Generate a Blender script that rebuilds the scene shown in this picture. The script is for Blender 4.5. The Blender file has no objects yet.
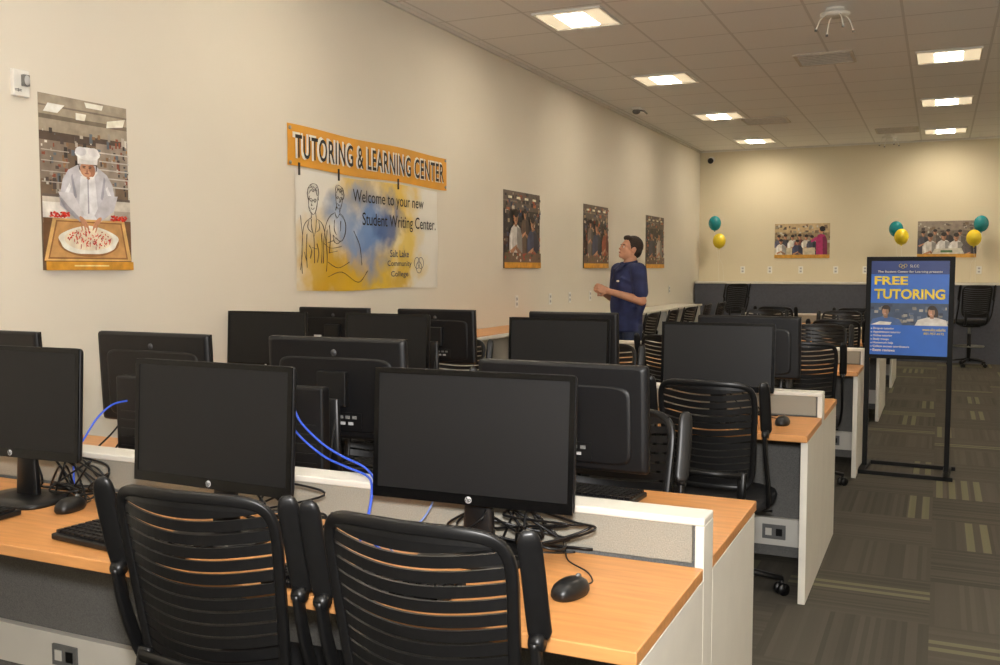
import bpy, bmesh, math, random
from mathutils import Vector, Matrix, Euler
random.seed(7)
scene = bpy.context.scene
COL = scene.collection
R90 = math.pi/2

def lin(c):
    r=[]
    for v in c[:3]:
        v=v/255.0
        r.append(v/12.92 if v<=0.04045 else ((v+0.055)/1.055)**2.4)
    return (r[0],r[1],r[2],1.0)

MATS={}
def mat(name, rgb, rough=0.6, metal=0.0, var=0.08, scale=30.0, bump=0.0, spec=0.5, emit=0.0, stretch=None, detail=3):
    if name in MATS: return MATS[name]
    m=bpy.data.materials.new(name); m.use_nodes=True
    nt=m.node_tree; b=nt.nodes['Principled BSDF']
    b.inputs['Roughness'].default_value=rough
    b.inputs['Metallic'].default_value=metal
    b.inputs['Specular IOR Level'].default_value=spec
    c=lin(rgb)
    tc=nt.nodes.new('ShaderNodeTexCoord'); nz=nt.nodes.new('ShaderNodeTexNoise')
    nz.inputs['Scale'].default_value=scale; nz.inputs['Detail'].default_value=detail
    if stretch:
        mp=nt.nodes.new('ShaderNodeMapping'); mp.inputs['Scale'].default_value=stretch
        nt.links.new(tc.outputs['Object'],mp.inputs['Vector']); nt.links.new(mp.outputs['Vector'],nz.inputs['Vector'])
    else:
        nt.links.new(tc.outputs['Object'],nz.inputs['Vector'])
    rp=nt.nodes.new('ShaderNodeValToRGB')
    rp.color_ramp.elements[0].position=0.3; rp.color_ramp.elements[1].position=0.7
    rp.color_ramp.elements[0].color=tuple(max(0,x*(1-var)) for x in c[:3])+(1,)
    rp.color_ramp.elements[1].color=tuple(min(1,x*(1+var)) for x in c[:3])+(1,)
    nt.links.new(nz.outputs['Fac'],rp.inputs['Fac']); nt.links.new(rp.outputs['Color'],b.inputs['Base Color'])
    if bump>0:
        bp=nt.nodes.new('ShaderNodeBump'); bp.inputs['Strength'].default_value=bump; bp.inputs['Distance'].default_value=0.002
        nt.links.new(nz.outputs['Fac'],bp.inputs['Height']); nt.links.new(bp.outputs['Normal'],b.inputs['Normal'])
    MATS[name]=m; return m

def cm(rgb): return mat('ink_%d_%d_%d'%rgb, rgb, rough=0.45, var=0.22, scale=18, detail=8)

class MB:
    def __init__(s): s.bm=bmesh.new(); s.mats=[]
    def mi(s,m):
        if m not in s.mats: s.mats.append(m)
        return s.mats.index(m)
    def _set(s,verts,m,smooth):
        i=s.mi(m); fs=set()
        for v in verts:
            for f in v.link_faces: fs.add(f)
        for f in fs: f.material_index=i; f.smooth=smooth
    def box(s,c,sz,m,rot=None,smooth=False):
        M=Matrix.Translation(Vector(c))
        if rot: M=M@Euler(rot).to_matrix().to_4x4()
        M=M@Matrix.Diagonal((sz[0],sz[1],sz[2],1))
        r=bmesh.ops.create_cube(s.bm,size=1,matrix=M); s._set(r['verts'],m,smooth)
    def b2(s,a,b,m):
        s.box([(a[i]+b[i])/2 for i in range(3)],[abs(b[i]-a[i]) for i in range(3)],m)
    def cyl(s,p0,p1,r0,r1,m,seg=16,smooth=True):
        p0=Vector(p0);p1=Vector(p1);d=p1-p0
        q=Vector((0,0,1)).rotation_difference(d.normalized())
        M=Matrix.Translation((p0+p1)/2)@q.to_matrix().to_4x4()
        r=bmesh.ops.create_cone(s.bm,cap_ends=True,segments=seg,radius1=max(r0,1e-4),radius2=max(r1,1e-4),depth=d.length,matrix=M)
        s._set(r['verts'],m,smooth)
    def ell(s,c,r,m,rot=None,seg=20):
        M=Matrix.Translation(Vector(c))
        if rot: M=M@Euler(rot).to_matrix().to_4x4()
        M=M@Matrix.Diagonal((r[0],r[1],r[2],1))
        q=bmesh.ops.create_uvsphere(s.bm,u_segments=seg,v_segments=max(8,seg//2),radius=1,matrix=M); s._set(q['verts'],m,True)
    def sweep(s,pts,w,h,m,ref=(0,0,1),seg=8,closed=False,power=1.0,smooth=True):
        pts=[Vector(p) for p in pts]; n=len(pts); rings=[]
        for i,p in enumerate(pts):
            if closed: t=pts[(i+1)%n]-pts[(i-1)%n]
            else: t=pts[min(i+1,n-1)]-pts[max(i-1,0)]
            t.normalize()
            rf=Vector(ref)
            if abs(rf.dot(t))>0.97: rf=Vector((1,0,0)) if abs(t.x)<0.9 else Vector((0,1,0))
            a=(rf-t*rf.dot(t)).normalized(); b=t.cross(a)
            wi=w[i] if isinstance(w,(list,tuple)) else w; hi=h[i] if isinstance(h,(list,tuple)) else h
            ring=[]
            for k in range(seg):
                an=2*math.pi*(k+0.5)/seg; ca,sa=math.cos(an),math.sin(an)
                ca=math.copysign(abs(ca)**power,ca); sa=math.copysign(abs(sa)**power,sa)
                ring.append(s.bm.verts.new(p+a*hi*ca+b*wi*sa))
            rings.append(ring)
        i0=s.mi(m)
        rng=range(n) if closed else range(n-1)
        for i in rng:
            A=rings[i];B=rings[(i+1)%n]
            for k in range(seg):
                f=s.bm.faces.new((A[k],A[(k+1)%seg],B[(k+1)%seg],B[k])); f.material_index=i0; f.smooth=smooth
        if not closed:
            for rr in (rings[0],rings[-1]):
                f=s.bm.faces.new(rr); f.material_index=i0
    def tube(s,pts,r,m,seg=8,closed=False): s.sweep(pts,r,r,m,seg=seg,closed=closed)
    def pad(s,c,rx,ry,prof,m,e=4.0,seg=32):
        i0=s.mi(m); rings=[]
        for (k,z) in prof:
            ring=[]
            for j in range(seg):
                a=2*math.pi*j/seg; ca,sa=math.cos(a),math.sin(a)
                x=math.copysign(abs(ca)**(2/e),ca)*rx*k; y=math.copysign(abs(sa)**(2/e),sa)*ry*k
                ring.append(s.bm.verts.new((c[0]+x,c[1]+y,c[2]+z)))
            rings.append(ring)
        for A,B in zip(rings[:-1],rings[1:]):
            for j in range(seg):
                f=s.bm.faces.new((A[j],A[(j+1)%seg],B[(j+1)%seg],B[j])); f.material_index=i0; f.smooth=True
        for rr in (rings[0],rings[-1]):
            f=s.bm.faces.new(rr); f.material_index=i0
    def poly(s,pts,m):
        f=s.bm.faces.new([s.bm.verts.new(p) for p in pts]); f.material_index=s.mi(m)
    def obj(s,name,parent=None,bevel=0,loc=(0,0,0),rot=(0,0,0),label=None,fix=True):
        if fix: bmesh.ops.recalc_face_normals(s.bm,faces=s.bm.faces[:])
        me=bpy.data.meshes.new(name); s.bm.to_mesh(me); s.bm.free()
        for m in s.mats: me.materials.append(m)
        o=bpy.data.objects.new(name,me); COL.objects.link(o)
        o.location=loc; o.rotation_euler=rot
        if parent: o.parent=parent
        if bevel>0:
            b=o.modifiers.new('bevel','BEVEL'); b.width=bevel; b.segments=2; b.limit_method='ANGLE'; b.angle_limit=math.radians(50)
        if label: o['label']=label
        return o

def empty(name,loc=(0,0,0),rot=(0,0,0),label=None,category=None,group=None):
    o=bpy.data.objects.new(name,None); o.empty_display_size=0.1; COL.objects.link(o)
    o.location=loc; o.rotation_euler=rot
    tag(o,label,category,group); return o
def tag(o,label=None,category=None,group=None):
    if label: o['label']=label
    if category: o['category']=category
    if group: o['group']=group
    return o
def struct(o,label=None):
    o['kind']='structure'
    if label:o['label']=label
    return o
def copy_thing(root,loc,rot=(0,0,0),label=None,group=None):
    def rec(o,par):
        c=o.copy(); COL.objects.link(c)
        if par is not None:
            c.parent=par; c.matrix_parent_inverse=o.matrix_parent_inverse.copy()
        for ch in list(o.children): rec(ch,c)
        return c
    r=rec(root,None); r.location=loc; r.rotation_euler=rot
    if label: r['label']=label
    if group: r['group']=group
    return r

def smoothpts(P,n=8):
    P=[Vector(p) for p in P]; out=[]
    for i in range(len(P)-1):
        p0=P[max(i-1,0)];p1=P[i];p2=P[i+1];p3=P[min(i+2,len(P)-1)]
        for k in range(n):
            t=k/n
            out.append(0.5*((2*p1)+(p2-p0)*t+(2*p0-5*p1+4*p2-p3)*t*t+(3*p1-p0-3*p2+p3)*t**3))
    out.append(P[-1]); return out

def text(body,cx,cy,w,h,m,parent,z=0.001,offset=0.0,name='lettering',align='c',shear=0,extr=0.0004,sp=1.0):
    cu=bpy.data.curves.new('txt','FONT'); cu.body=body; cu.size=1; cu.offset=offset; cu.shear=shear; cu.space_character=sp
    cu.resolution_u=3
    o=bpy.data.objects.new('txt',cu); COL.objects.link(o)
    dg=bpy.context.evaluated_depsgraph_get(); dg.update()
    me=bpy.data.meshes.new_from_object(o.evaluated_get(dg))
    bpy.data.objects.remove(o)
    xs=[v.co.x for v in me.vertices]; ys=[v.co.y for v in me.vertices]
    x0,x1,y0,y1=min(xs),max(xs),min(ys),max(ys)
    if w is None: k=h/(y1-y0); sx=sy=k
    elif h is None: sx=sy=w/(x1-x0)
    else: sx=w/(x1-x0); sy=h/(y1-y0)
    for v in me.vertices:
        ox = (x0+x1)/2 if align=='c' else x0
        v.co.x=(v.co.x-ox)*sx+cx; v.co.y=(v.co.y-(y0+y1)/2)*sy+cy; v.co.z=z
    me.materials.clear(); me.materials.append(m); me.name=name
    ob=bpy.data.objects.new(name,me); COL.objects.link(ob); ob.parent=parent
    return ob

# ---------------------------------------------------------------- materials
M_black=mat('black_plastic',(17,17,18),0.36,var=0.15,scale=60,bump=0.05,spec=0.42)
M_black2=mat('black_housing',(15,15,17),0.42,var=0.1,scale=80,spec=0.35)
M_bezel=mat('glossy_black_bezel',(7,7,8),0.22,var=0.05,scale=20,spec=0.4)
M_screen=mat('screen_glass',(25,25,26),0.42,var=0.05,scale=3,spec=0.3)
M_fab=mat('black_seat_fabric',(28,28,30),0.9,var=0.25,scale=200,bump=0.4)
M_white=mat('white_laminate',(222,218,208),0.5,var=0.03,scale=8)
M_whiteP=mat('white_plastic',(230,228,221),0.45,var=0.03)
M_wood=mat('maple_laminate',(204,144,86),0.36,var=0.12,scale=6,stretch=(1.0,9.0,9.0))
M_dash=mat('grey_panel_fabric',(152,148,136),0.95,var=0.16,scale=300,bump=0.5)
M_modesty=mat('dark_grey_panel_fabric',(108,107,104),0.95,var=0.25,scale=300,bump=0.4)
M_grey=mat('grey_plastic',(110,110,108),0.5)
M_beige=mat('beige_painted_metal',(205,198,184),0.6)
M_steel=mat('brushed_metal',(170,168,160),0.35,metal=0.8)
M_logo=mat('logo_silver',(185,185,185),0.4,var=0.02)
M_dim=mat('badge_dim_grey',(60,60,62),0.4,var=0.02)
M_blueC=mat('blue_cable_jacket',(52,92,220),0.5)
M_greyC=mat('grey_cable_jacket',(120,140,200),0.5)
M_skin=mat('skin',(198,146,118),0.55,var=0.08,scale=20)
M_lip=mat('lips',(165,95,85),0.5)
M_shirt=mat('navy_polo_knit',(42,50,90),0.9,var=0.28,scale=9,bump=0.1)
M_jean=mat('denim',(45,55,80),0.9,var=0.25,scale=160)
M_hair=mat('dark_brown_hair',(46,33,25),0.75,var=0.4,scale=90,bump=0.6)
M_eye=mat('eye_dark',(30,22,18),0.2)
M_teal=mat('teal_balloon_latex',(20,130,140),0.25,var=0.04)
M_yel=mat('yellow_balloon_latex',(236,208,44),0.25,var=0.04)
M_dark=mat('dark_counter_panel',(84,86,96),0.7,var=0.08)

def emis(name,rgb,st):
    m=bpy.data.materials.new(name); m.use_nodes=True; nt=m.node_tree
    b=nt.nodes['Principled BSDF']; b.inputs['Base Color'].default_value=(0.8,0.8,0.8,1)
    nz=nt.nodes.new('ShaderNodeTexNoise'); nz.inputs['Scale'].default_value=5
    mr=nt.nodes.new('ShaderNodeMapRange'); mr.inputs['To Min'].default_value=st*0.97; mr.inputs['To Max'].default_value=st*1.03
    nt.links.new(nz.outputs['Fac'],mr.inputs['Value']); nt.links.new(mr.outputs['Result'],b.inputs['Emission Strength'])
    b.inputs['Emission Color'].default_value=lin(rgb)
    return m
M_lens=emis('lamp_lens_glow',(255,241,217),50.0)
M_side=emis('lamp_reflector_glow',(255,230,186),0.75)
M_side2=emis('lamp_reflector_shade',(250,222,180),0.45)

def wallmat(name,rgb):
    return mat(name,rgb,0.85,var=0.02,scale=1.2,spec=0.25)
M_wallL=wallmat('painted_wall_cream',(222,215,201))
M_wallB=wallmat('painted_wall_warm',(216,205,179))

def N(nt,t,**k):
    n=nt.nodes.new(t)
    for a,b in k.items(): setattr(n,a,b)
    return n
def MA(nt,op,a,b=None,c=None):
    n=nt.nodes.new('ShaderNodeMath'); n.operation=op
    for i,v in enumerate((a,b,c)):
        if v is None: continue
        if isinstance(v,(int,float)): n.inputs[i].default_value=v
        else: nt.links.new(v,n.inputs[i])
    return n.outputs[0]
def mixc(nt,f,a,b):
    n=nt.nodes.new('ShaderNodeMix'); n.data_type='RGBA'
    if isinstance(f,(int,float)): n.inputs[0].default_value=f
    else: nt.links.new(f,n.inputs[0])
    for i,v in ((6,a),(7,b)):
        if isinstance(v,tuple): n.inputs[i].default_value=v
        else: nt.links.new(v,n.inputs[i])
    return n.outputs[2]

def carpet():
    m=bpy.data.materials.new('carpet_tiles'); m.use_nodes=True; nt=m.node_tree; b=nt.nodes['Principled BSDF']
    b.inputs['Roughness'].default_value=0.95; b.inputs['Specular IOR Level'].default_value=0.1
    tc=N(nt,'ShaderNodeTexCoord'); sp=N(nt,'ShaderNodeSeparateXYZ'); nt.links.new(tc.outputs['Object'],sp.inputs[0])
    X,Y=sp.outputs[0],sp.outputs[1]; T=0.6
    fx=MA(nt,'FLOOR',MA(nt,'DIVIDE',X,T)); fy=MA(nt,'FLOOR',MA(nt,'DIVIDE',Y,T))
    ck=MA(nt,'ABSOLUTE',MA(nt,'MODULO',MA(nt,'ADD',fx,fy),2.0))
    ic=MA(nt,'SUBTRACT',1.0,ck)
    c=MA(nt,'ADD',MA(nt,'MULTIPLY',X,ck),MA(nt,'MULTIPLY',Y,ic))
    l=MA(nt,'ADD',MA(nt,'MULTIPLY',Y,ck),MA(nt,'MULTIPLY',X,ic))
    tid=MA(nt,'ADD',MA(nt,'MULTIPLY',fx,7.31),MA(nt,'MULTIPLY',fy,13.77))
    w1=N(nt,'ShaderNodeTexWhiteNoise',noise_dimensions='2D'); cv=N(nt,'ShaderNodeCombineXYZ')
    nt.links.new(MA(nt,'FLOOR',MA(nt,'DIVIDE',c,0.02)),cv.inputs[0]); nt.links.new(tid,cv.inputs[1]); nt.links.new(cv.outputs[0],w1.inputs['Vector'])
    w2=N(nt,'ShaderNodeTexWhiteNoise',noise_dimensions='3D'); cv2=N(nt,'ShaderNodeCombineXYZ')
    nt.links.new(MA(nt,'FLOOR',MA(nt,'DIVIDE',c,0.15)),cv2.inputs[0]); nt.links.new(tid,cv2.inputs[1])
    nt.links.new(MA(nt,'FLOOR',MA(nt,'DIVIDE',l,0.6)),cv2.inputs[2]); nt.links.new(cv2.outputs[0],w2.inputs['Vector'])
    acc=MA(nt,'GREATER_THAN',w2.outputs['Value'],0.88)
    inn=MA(nt,'LESS_THAN',MA(nt,'ABSOLUTE',MA(nt,'SUBTRACT',MA(nt,'FRACT',MA(nt,'DIVIDE',c,0.075)),0.5)),0.26)
    acc=MA(nt,'MULTIPLY',acc,inn)
    nz=N(nt,'ShaderNodeTexNoise'); nz.inputs['Scale'].default_value=350; nt.links.new(tc.outputs['Object'],nz.inputs['Vector'])
    w3=N(nt,'ShaderNodeTexWhiteNoise',noise_dimensions='1D'); nt.links.new(tid,w3.inputs['W'])
    base=mixc(nt,w3.outputs['Value'],lin((74,71,65)),lin((87,83,76)))
    base=mixc(nt,MA(nt,'MULTIPLY',w1.outputs['Value'],0.4),base,lin((110,106,96)))
    base=mixc(nt,MA(nt,'MULTIPLY',acc,0.42),base,lin((150,147,112)))
    base=mixc(nt,MA(nt,'MULTIPLY',nz.outputs['Fac'],0.4),base,lin((44,41,37)))
    nt.links.new(base,b.inputs['Base Color'])
    bp=N(nt,'ShaderNodeBump'); bp.inputs['Strength'].default_value=0.4; bp.inputs['Distance'].default_value=0.003
    nt.links.new(nz.outputs['Fac'],bp.inputs['Height']); nt.links.new(bp.outputs['Normal'],b.inputs['Normal'])
    return m
CT=0.68; LX0=-2.7; LY0=7.4
def ceilmat():
    m=bpy.data.materials.new('acoustic_ceiling_tile'); m.use_nodes=True; nt=m.node_tree; b=nt.nodes['Principled BSDF']
    b.inputs['Roughness'].default_value=0.95; b.inputs['Specular IOR Level'].default_value=0.1
    tc=N(nt,'ShaderNodeTexCoord'); sp=N(nt,'ShaderNodeSeparateXYZ'); nt.links.new(tc.outputs['Object'],sp.inputs[0])
    def edge(v,o):
        f=MA(nt,'FRACT',MA(nt,'ADD',MA(nt,'DIVIDE',MA(nt,'SUBTRACT',v,o),CT),50.5))
        return MA(nt,'MINIMUM',f,MA(nt,'SUBTRACT',1.0,f))
    e=MA(nt,'MINIMUM',edge(sp.outputs[0],LX0),edge(sp.outputs[1],LY0))
    ln=MA(nt,'LESS_THAN',e,0.016)
    nz=N(nt,'ShaderNodeTexNoise'); nz.inputs['Scale'].default_value=60; nt.links.new(tc.outputs['Object'],nz.inputs['Vector'])
    base=mixc(nt,nz.outputs['Fac'],lin((238,236,232)),lin((246,245,241)))
    col=mixc(nt,MA(nt,'MULTIPLY',ln,0.4),base,lin((180,177,170)))
    nt.links.new(col,b.inputs['Base Color']); return m

# ---------------------------------------------------------------- room
WX=-3.8; RX=3.4; YB=16.6; YF=-2.2; H=3.45
def slab(name,a,b,m,label):
    q=MB(); q.b2(a,b,m); return struct(q.obj(name),label)
slab('floor',(WX-.1,YF-.1,-.1),(RX+.1,YB+.1,0),carpet(),'dark brown-grey carpet tiles with olive accent stripes')
slab('ceiling',(WX-.1,YF-.1,H),(RX+.1,YB+.1,H+.1),ceilmat(),'suspended acoustic tile ceiling')
slab('wall_left',(WX-.1,YF-.1,0),(WX,YB+.1,H),M_wallL,'long cream painted wall')
slab('wall_back',(WX,YB,0),(RX,YB+.1,H),M_wallB,'warm cream painted end wall')
slab('wall_right',(RX,YF-.1,0),(RX+.1,YB+.1,H),M_wallL,'cream painted wall')
slab('wall_front',(WX,YF-.1,0),(RX,YF,H),M_wallL,'cream painted wall')
slab('baseboard_left',(WX,YF,0),(WX+.012,YB,.1),M_dark,'dark rubber baseboard')
slab('baseboard_back',(WX+.012,YB-.012,0),(RX,YB,.1),M_dark,'dark rubber baseboard')
slab('trim_1',(WX,YF,H-.03),(WX+.025,YB,H),M_white,'ceiling edge angle trim')
slab('trim_2',(WX+.025,YB-.025,H-.03),(RX,YB,H),M_white,'ceiling edge angle trim')

# ceiling lights
def light_fixture():
    r=empty('ceiling_light',label='square fluorescent ceiling light with glowing centre lens',category='ceiling light',group='ceiling lights')
    q=MB(); w=.57; t=.016
    for sx,sy,cx,cy in ((w,t,0,w/2-t/2),(w,t,0,-w/2+t/2),(t,w-2*t,w/2-t/2,0),(t,w-2*t,-w/2+t/2,0)):
        q.box((cx,cy,-.008),(sx,sy,.016),M_whiteP)
    q.obj('frame',r)
    a=.27; z0=-.014; z1=-.004; c=.12; d=.2
    for s in (1,-1):
        q=MB(); q.poly([(s*a,-a,z1),(s*a,a,z1),(s*c,d,z0),(s*c,-d,z0)],M_side); q.obj('reflector',r)
        q=MB(); q.poly([(-a,s*a,z1),(a,s*a,z1),(c,s*d,z0),(-c,s*d,z0)],M_side2); q.obj('reflector',r)
    q=MB(); q.box((0,0,-.011),(2*c,2*d,.010),M_lens); q.obj('lens',r)
    return r
L0=light_fixture(); first=True
for k in range(-3,4):
    for x in (LX0,.02,2.74):
        p=(x,LY0+2.72*k,H)
        if first: L0.location=p; first=False
        else: copy_thing(L0,p)
def vent(x,y,w,d,label):
    r=empty('ceiling_vent',(x,y,H),label=label,category='air vent')
    q=MB()
    for sx,sy,cx,cy in ((w,.03,0,d/2),(w,.03,0,-d/2),(.03,d,w/2,0),(.03,d,-w/2,0)): q.box((cx,cy,-.008),(sx,sy,.016),M_beige)
    q.obj('frame',r,bevel=.002)
    q=MB()
    n=7
    for i in range(n): q.box((0,-d/2+d*(i+.5)/n,-.008),(w-.03,.03,.01),M_beige,rot=(.5,0,0))
    q.obj('louvers',r)
    q=MB(); q.box((0,0,-.002),(w-.03,d-.03,.002),mat('vent_dark',(84,74,60))); q.obj('backing',r)
vent(-1.05,9.75,.5,.5,'square louvered white ceiling air vent')
vent(-2.2,13.5,.55,.5,'square louvered ceiling air vent')
vent(-.62,15.2,.55,.5,'square louvered ceiling air vent near end wall')
def mount(x,y,label):
    r=empty('ceiling_projector_mount',(x,y,H),label=label,category='ceiling mount')
    q=MB(); q.cyl((0,0,0),(0,0,-.015),.07,.07,M_whiteP,24); q.cyl((0,0,-.015),(0,0,-.04),.02,.016,M_whiteP); q.cyl((0,0,-.04),(0,0,-.055),.11,.11,M_whiteP,28); q.obj('plate',r)
    for a in range(4):
        an=a*R90+.5; q=MB()
        q.tube(smoothpts([(.06*math.cos(an),.06*math.sin(an),-.05),(.11*math.cos(an),.11*math.sin(an),-.08),(.15*math.cos(an),.15*math.sin(an),-.17)],5),.005,M_whiteP)
        q.cyl((.15*math.cos(an),.15*math.sin(an),-.165),(.15*math.cos(an),.15*math.sin(an),-.18),.01,.01,M_grey)
        q.obj('arm',r)
mount(-.79,7.95,'white round ceiling projector mount with four splayed arms')
mount(-.74,15.6,'white round ceiling projector mount near end wall')
r=empty('motion_sensor',(-3.5,11.75,H),label='small white dome sensor on ceiling beside long wall',category='ceiling sensor')
q=MB(); q.cyl((0,0,0),(0,0,-.03),.07,.06,M_whiteP); q.obj('base',r)
q=MB(); q.ell((0,0,-.05),(.05,.05,.035),M_grey); q.tube([(0,0,-.03),(.1,0,-.05),(.14,0,-.09)],.01,M_grey); q.obj('sensor_head',r)
r=empty('security_camera',(-3.6,YB,3.3),label='small dark dome security camera on end wall',category='camera')
q=MB(); q.cyl((0,0,0),(0,-.08,0),.05,.04,M_whiteP); q.obj('bracket',r)
q=MB(); q.ell((0,-.11,-.03),(.05,.05,.05),M_black); q.obj('dome',r)

# fire strobe
r=empty('fire_alarm_strobe',(WX,3.09,2.28),(R90,0,R90),label='white fire alarm strobe on cream wall',category='fire alarm')
q=MB(); q.box((0,0,.012),(.085,.12,.024),M_whiteP); q.obj('body',r,bevel=.005)
q=MB(); q.box((.012,.012,.032),(.03,.05,.024),M_grey); q.ell((.012,.012,.044),(.014,.022,.01),M_logo); q.obj('strobe_lens',r)
q=MB()
q.box((-.02,-.03,.025),(.034,.003,.002),M_grey); q.box((-.02,-.036,.025),(.034,.003,.002),M_grey); q.box((-.02,-.033,.0245),(.003,.016,.002),M_grey)
q.obj('sounder_grille',r)

# outlets
def outlet():
    r=empty('wall_outlet',label='white duplex wall outlet plate',category='wall outlet',group='wall outlets')
    q=MB(); q.box((0,0,.003),(.075,.12,.006),M_whiteP); q.obj('cover_plate',r,bevel=.002)
    for s in (1,-1):
        q=MB()
        q.box((0,.025*s,.007),(.035,.032,.003),M_logo); q.box((-.007,.025*s,.009),(.003,.012,.001),M_black); q.box((.007,.025*s,.009),(.003,.012,.001),M_black)
        q.obj('socket',r)
    return r
O0=outlet(); O0.location=(WX,8.7,1.12); O0.rotation_euler=(R90,0,R90)
for y in (9.6,10.2,10.9,12.0,12.7,14.6): copy_thing(O0,(WX,y,1.12),(R90,0,R90))
for x in (-3.05,-2.6,-2.1,-1.55,-1.1,.0,.55): copy_thing(O0,(x,YB,1.42),(R90,0,0))

# ---------------------------------------------------------------- pictures
def ellpts(cx,cy,rx,ry,n=20,rot=0):
    return [(cx+rx*math.cos(a)*math.cos(rot)-ry*math.sin(a)*math.sin(rot),cy+rx*math.cos(a)*math.sin(rot)+ry*math.sin(a)*math.cos(rot)) for a in [2*math.pi*i/n for i in range(n)]]
def rect(x0,y0,x1,y1): return [(x0,y0),(x1,y0),(x1,y1),(x0,y1)]
def picture(name,loc,rot,w,h,shapes,label,category='poster',edge=(200,190,170)):
    q=MB(); q.box((0,0,.0008),(w,h,.0016),cm(edge)); root=q.obj(name,loc=loc,rot=rot); tag(root,label,category)
    q=MB(); z=.0018
    for pts,c in shapes:
        P=[(max(0,min(1,x)),max(0,min(1,y))) for x,y in pts]
        q.poly([((x-.5)*w,(y-.5)*h,z) for x,y in P],cm(c)); z+=.00005
    q.obj('printed_picture',root,fix=False)
    return root
rnd=random.Random(3)
S=[(rect(0,0,1,1),(118,98,80)),(rect(0,.78,1,1),(162,150,132)),(rect(0,.86,1,.885),(116,104,90)),(rect(0,.93,1,.94),(126,114,100)),
   ([(.05,.9),(.2,.9),(.28,.95),(.1,.95)],(250,246,232)),([(.4,.88),(.5,.88),(.52,.92),(.4,.92)],(248,242,226)),([(.75,.86),(.95,.88),(.98,.93),(.76,.9)],(246,240,222)),([(.52,.96),(.7,.96),(.72,.99),(.5,.99)],(248,242,226)),
   (rect(0,.74,1,.79),(84,70,60)),(rect(0,.52,.3,.74),(136,122,108)),(rect(.62,.5,1,.76),(156,142,128))]
for i in range(170):
    x=rnd.random(); y=.44+rnd.random()*.35; s=.01+rnd.random()*.03
    S.append((rect(x,y,x+s,y+s*rnd.choice([.5,.9,1.6])),rnd.choice([(190,180,168),(84,72,66),(170,126,80),(215,210,200),(104,114,124),(140,76,54),(64,56,52),(140,108,78),(160,152,140)])))
for i in range(5): S.append((rect(.64,.5+.05*i,1,.508+.05*i),(205,198,188)))
for i in range(4): S.append((rect(0,.5+.06*i,.3,.506+.06*i),(185,176,166)))
S+=[(rect(0,.27,1,.42),(204,197,184)),(rect(0,.3,.25,.39),(234,231,224)),(rect(.8,.3,1,.36),(174,164,152)),(rect(0,.42,1,.435),(100,88,80))]
tray=[(rect(0,.045,1,.3),(112,78,50)),([(.0,.055),(.1,.3),(.92,.3),(1,.055)],(222,180,114)),([(.04,.065),(.135,.288),(.885,.288),(.955,.065)],(146,100,56)),([(.06,.075),(.15,.28),(.87,.28),(.935,.075)],(196,148,92)),
    (ellpts(.5,.166,.35,.088,32),(150,106,62)),([(.5+(.34+.012*math.sin(7*a))*math.cos(a),.176+(.084+.004*math.sin(5*a))*math.sin(a)) for a in [i*.15708 for i in range(40)]],(246,240,224)),(ellpts(.5,.182,.28,.066,32),(240,226,202))]
C=[ ([(.16,.44),(.2,.54),(.27,.6),(.4,.64),(.5,.65),(.62,.64),(.76,.59),(.83,.53),(.87,.42),(.76,.34),(.7,.42),(.66,.3),(.36,.3),(.34,.42),(.26,.34),(.16,.38)],(198,197,204)),
    ([(.38,.3),(.42,.57),(.6,.57),(.64,.3)],(226,226,230)),([(.5,.34),(.505,.56),(.52,.56),(.52,.34)],(164,164,174)),
    ([(.34,.42),(.3,.56),(.32,.58),(.37,.44)],(160,160,172)),([(.7,.42),(.74,.56),(.72,.58),(.67,.44)],(160,160,172)),([(.2,.44),(.28,.52),(.3,.5),(.24,.42)],(228,228,232)),([(.83,.44),(.76,.52),(.74,.5),(.79,.42)],(228,228,232)),
    ([(.44,.58),(.52,.55),(.6,.58),(.58,.64),(.46,.64)],(166,116,88)),([(.4,.6),(.45,.62),(.5,.565),(.47,.55)],(232,230,228)),([(.64,.6),(.6,.62),(.53,.565),(.56,.55)],(232,230,228)),
    (ellpts(.51,.615,.095,.05),(194,142,110)),(ellpts(.565,.61,.042,.04),(166,112,84)),(ellpts(.5,.59,.05,.018),(204,152,120)),(ellpts(.5,.588,.026,.0035),(140,74,62)),([(.49,.594),(.515,.594),(.505,.622)],(150,98,72)),
    (ellpts(.465,.622,.02,.0035),(84,60,50)),(ellpts(.54,.622,.02,.0035),(84,60,50)),(ellpts(.465,.631,.024,.003),(54,40,34)),(ellpts(.54,.631,.024,.003),(54,40,34)),
    ([(.4,.65),(.42,.6),(.405,.61),(.395,.64)],(40,30,26)),([(.62,.65),(.61,.6),(.625,.61),(.63,.64)],(40,30,26)),
    ([(.385,.643),(.635,.648),(.645,.69),(.385,.69)],(226,224,222)),(ellpts(.515,.71,.16,.04),(240,238,236)),(ellpts(.43,.722,.07,.028),(214,213,216)),(ellpts(.59,.725,.07,.026),(226,224,226)),
    ([(.14,.46),(.2,.38),(.38,.29),(.44,.33),(.3,.46)],(214,212,216)),([(.88,.46),(.82,.36),(.64,.29),(.58,.33),(.72,.46)],(192,190,196)),
    ([(.14,.44),(.2,.37),(.38,.285),(.4,.3),(.24,.38)],(170,168,176)),
    (ellpts(.43,.285,.065,.02,rot=-.5),(206,150,116)),(ellpts(.47,.26,.035,.009,rot=-.8),(190,134,100)),(ellpts(.44,.253,.03,.008,rot=-1.0),(198,142,108)),(ellpts(.4,.257,.028,.008,rot=-1.2),(190,134,100)),(ellpts(.6,.285,.065,.02,rot=.5),(200,144,110)),(ellpts(.56,.26,.035,.009,rot=.8),(186,130,98)),(ellpts(.59,.251,.03,.008,rot=1.0),(186,130,98))]
C=[([(.5+(x-.51)*.9,.25+(y-.25)*.95) for x,y in p],c) for p,c in C]
S+=C[:-7]+tray
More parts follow.
